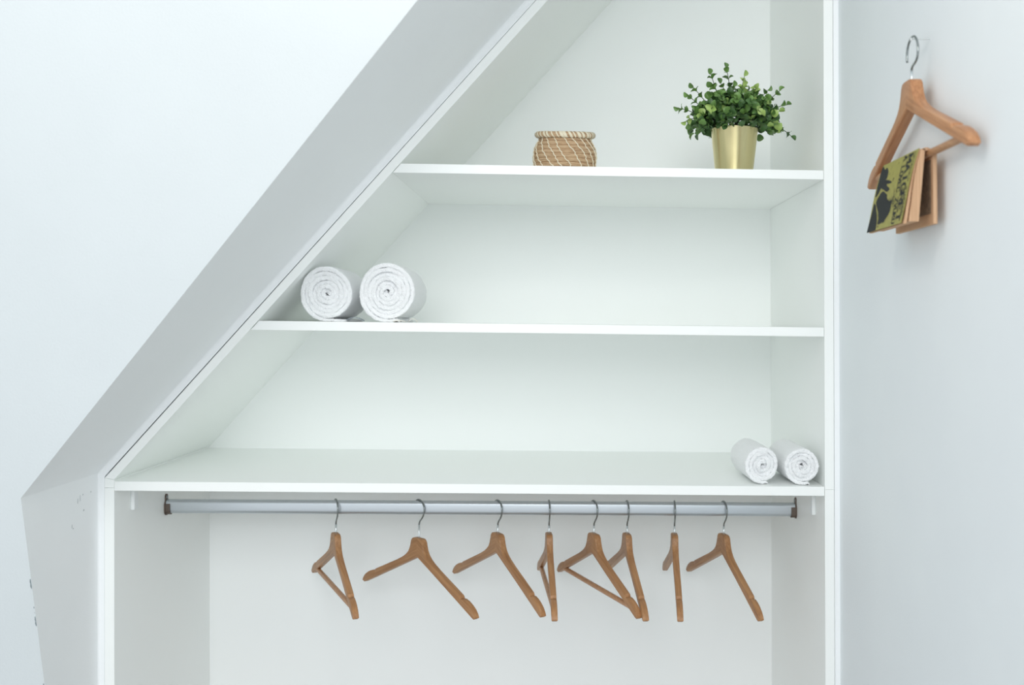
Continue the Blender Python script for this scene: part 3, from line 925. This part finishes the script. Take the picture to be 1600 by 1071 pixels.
# ------------------------------------------------------------------ potted plant
ptX, ptY = 1.1771, 0.115
pl = thing('potted_plant', 'bushy green plant in a brushed gold pot on the top shelf', 'plant', (ptX, ptY, shelf_z(H3, ptX) + 0.0002), (0, TILT, 0))
PH = 0.0955
pot = obj('pot', *lathe([(0.0, 0.0), (0.034, 0.0), (0.0362, 0.0012), (0.0372, 0.004), (0.0466, PH - 0.003), (0.0476, PH - 0.0015), (0.0480, PH), (0.0474, PH + 0.0008), (0.0462, PH), (0.0452, PH - 0.004), (0.0440, PH - 0.014), (0.0, PH - 0.014)], 72), 'gold', pl)
autosmooth(pot, 40)
pot['label'] = 'brushed gold tapered pot'
obj('soil', *lathe([(0.0, PH - 0.006), (0.02, PH - 0.005), (0.0440, PH - 0.008), (0.0440, PH - 0.0135), (0.0, PH - 0.0135)], 32), 'soil', pl)
def leaf_mesh(name, cup, wid, material):
    rows_ = [(0.0, 0.05), (0.10, 0.26), (0.28, 0.44), (0.52, 0.50), (0.74, 0.42), (0.90, 0.24)]
    v, f = [], []
    for y, w_ in rows_:
        z = 0.16 * math.sin(y * 2.2) - 0.10 * y * y * 2
        for s in (-1, -0.5, 0, 0.5, 1):
            v.append((s * w_ * wid, y, z + cup * (s * w_) ** 2 * 1.6))
    v.append((0, 1.0, 0.16 * math.sin(2.2) - 0.2))
    for i in range(len(rows_) - 1):
        for k in range(4):
            a = i * 5 + k
            f.append((a, a + 1, a + 6, a + 5))
    e = (len(rows_) - 1) * 5
    for k in range(4): f.append((e + k, e + k + 1, len(v) - 1))
    me = bpy.data.meshes.new(name)
    me.from_pydata(v, [], f)
    for p in me.polygons: p.use_smooth = True
    me.materials.append(M[material])
    return me, v, f
LM = {}
for mm in ('leaf_dark', 'leaf_mid', 'leaf_light'):
    LM[mm] = [leaf_mesh('leaf', c, w_, mm)[0] for c, w_ in ((0.55, 0.86), (0.3, 0.98), (0.9, 0.78))]
rnd = random.Random(42)
NLEAF = 0
def place_leaf(parent, p, d, nrm, size, material):
    global NLEAF
    d = d.normalized(); side = d.cross(nrm).normalized(); n_ = side.cross(d).normalized()
    o = bpy.data.objects.new('leaf', rnd.choice(LM[material]))
    COL.objects.link(o); o.parent = parent
    mt = Matrix((side, d, n_)).transposed().to_4x4() @ Matrix.Scale(size, 4)
    mt.translation = p
    o.matrix_local = mt
    NLEAF += 1
def sprig(base, tip, nodes, size, tipmat, sag=0.0, start=0.35, wiggle=0.012):
    base, tip = Vector(base), Vector(tip)
    mid = (base + tip) / 2 + Vector((rnd.uniform(-1, 1) * wiggle, rnd.uniform(-1, 1) * wiggle, 0.02 + sag))
    pts_ = []
    for i in range(9):
        t_ = i / 8
        pts_.append(base * (1 - t_) ** 2 + mid * 2 * t_ * (1 - t_) + tip * t_ * t_)
    st = obj('stem', *tube(pts_, 0.0009, 5, True, [0.0013 - 0.0007 * i / 8 for i in range(9)]), 'stem', pl, True)
    tw = rnd.uniform(0, 3.14)
    for k in range(nodes):
        t_ = start + (1 - start) * (k + 0.3) / nodes
        i = min(7, int(t_ * 8)); fr = t_ * 8 - i
        p = pts_[i].lerp(pts_[i + 1], fr)
        tg_ = (pts_[i + 1] - pts_[i]).normalized()
        o1 = tg_.orthogonal().normalized(); o2 = tg_.cross(o1)
        ang = tw + k * math.pi / 2 + rnd.uniform(-0.3, 0.3)
        for s in (1, -1):
            sd = (o1 * math.cos(ang) + o2 * math.sin(ang)) * s
            d = tg_ * rnd.uniform(0.45, 0.8) + sd
            nr = tg_ * 1.0 - sd * 0.5
            sz = size * (1.12 - 0.35 * t_) * rnd.uniform(0.85, 1.15)
            mm = tipmat if k >= nodes - 1 else ('leaf_mid' if (k >= nodes - 2 or rnd.random() < 0.25) else 'leaf_dark')
            place_leaf(st, p, d, nr, sz, mm)
    o1 = (pts_[8] - pts_[7]).normalized()
    place_leaf(st, pts_[8], o1, o1.orthogonal(), size * 0.8, tipmat)
MMPX = 0.00129
def px(dx, dz, dy): return (dx * MMPX, dy, PH + dz * MMPX)
# outline sprigs (offsets from the middle of the pot mouth)
outline = [(-13, 98, 0.01, 5, 'leaf_mid'), (-38, 86, 0.0, 4, 'leaf_mid'), (-63, 68, 0.02, 4, 'leaf_mid'), (-74, 48, -0.02, 4, 'leaf_mid'), (-86, 32, 0.0, 5, 'leaf_mid'), (-78, 8, -0.03, 4, 'leaf_light'),
           (-58, -6, -0.035, 4, 'leaf_dark'), (12, 80, -0.02, 4, 'leaf_light'), (52, 64, 0.01, 4, 'leaf_mid'), (68, 60, -0.01, 4, 'leaf_mid'), (82, 42, 0.01, 4, 'leaf_mid'), (64, 26, -0.03, 4, 'leaf_light'),
           (60, 4, 0.0, 3, 'leaf_dark'), (86, -10, -0.015, 4, 'leaf_dark'), (-22, 72, 0.0, 4, 'leaf_mid')]
for dx, dz, dy, nn, mm in outline:
    sprig((dx * 0.00018 * 1.5, dy * 0.3, PH - 0.006), px(dx, dz, dy), nn, 0.0160, mm, sag=0.012 if dz < 20 else 0.0, start=0.30)
# front and crown sprigs that fill the bush
front = [(-45, 20, -0.075, 'leaf_light'), (-30, 42, -0.07, 'leaf_mid'), (-8, 35, -0.09, 'leaf_mid'), (14, 28, -0.09, 'leaf_dark'), (28, 15, -0.088, 'leaf_light'), (40, 40, -0.065, 'leaf_mid'), (-15, 10, -0.085, 'leaf_dark'),
         (5, 58, -0.06, 'leaf_light'), (25, 55, -0.055, 'leaf_light'), (-40, 60, -0.04, 'leaf_mid'), (45, 10, -0.06, 'leaf_dark'), (-60, 30, -0.03, 'leaf_mid'), (0, 70, 0.02, 'leaf_mid'), (35, 62, 0.04, 'leaf_dark'),
         (-35, 40, 0.07, 'leaf_dark'), (20, 40, 0.075, 'leaf_dark'), (55, 25, 0.06, 'leaf_dark'), (-60, 10, 0.05, 'leaf_dark')]
for dx, dz, dy, mm in front:
    sprig((dx * 0.00025, dy * 0.3, PH - 0.006), px(dx, dz, dy), 4, 0.0175, mm, sag=0.018 if dz < 30 else 0.004, start=0.28)
# short inner leaves, too packed to tell apart
lv = leaf_mesh('leaf_shape', 0.5, 0.95, 'leaf_dark')
v, f = [], []
fm = []
for i in range(620):
    th = rnd.uniform(0, 2 * math.pi); el = math.acos(rnd.uniform(-0.12, 1)); rr = rnd.uniform(0.40, 1.0) ** 0.7
    c = Vector((math.sin(el) * math.cos(th) * rr * 0.086, math.sin(el) * math.sin(th) * rr * 0.082, PH + 0.002 + math.cos(el) * rr * 0.076))
    if math.hypot(c.x, c.y) < 0.05 and c.z < PH + 0.003: c.z = PH + 0.004
    d = (c - Vector((0, 0, PH - 0.02))).normalized() + Vector((rnd.uniform(-.8, .8), rnd.uniform(-.8, .8), rnd.uniform(-.8, .6)))
    d.normalize(); sd = d.orthogonal().normalized()
    sd = (Matrix.Rotation(rnd.uniform(0, 6.28), 3, d) @ sd); n_ = sd.cross(d)
    mt = Matrix((sd, d, n_)).transposed() * (0.0160 * rnd.uniform(0.75, 1.15))
    o_ = len(v)
    v += [mt @ Vector(p) + c for p in lv[1]]; f += [tuple(k + o_ for k in q) for q in lv[2]]
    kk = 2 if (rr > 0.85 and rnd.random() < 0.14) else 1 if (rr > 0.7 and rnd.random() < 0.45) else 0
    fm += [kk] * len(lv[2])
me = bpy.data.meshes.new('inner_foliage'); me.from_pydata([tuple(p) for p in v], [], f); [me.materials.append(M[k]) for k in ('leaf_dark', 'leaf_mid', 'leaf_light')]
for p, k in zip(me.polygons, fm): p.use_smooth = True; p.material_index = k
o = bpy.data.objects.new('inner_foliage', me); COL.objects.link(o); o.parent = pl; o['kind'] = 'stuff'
print('leaves', NLEAF)
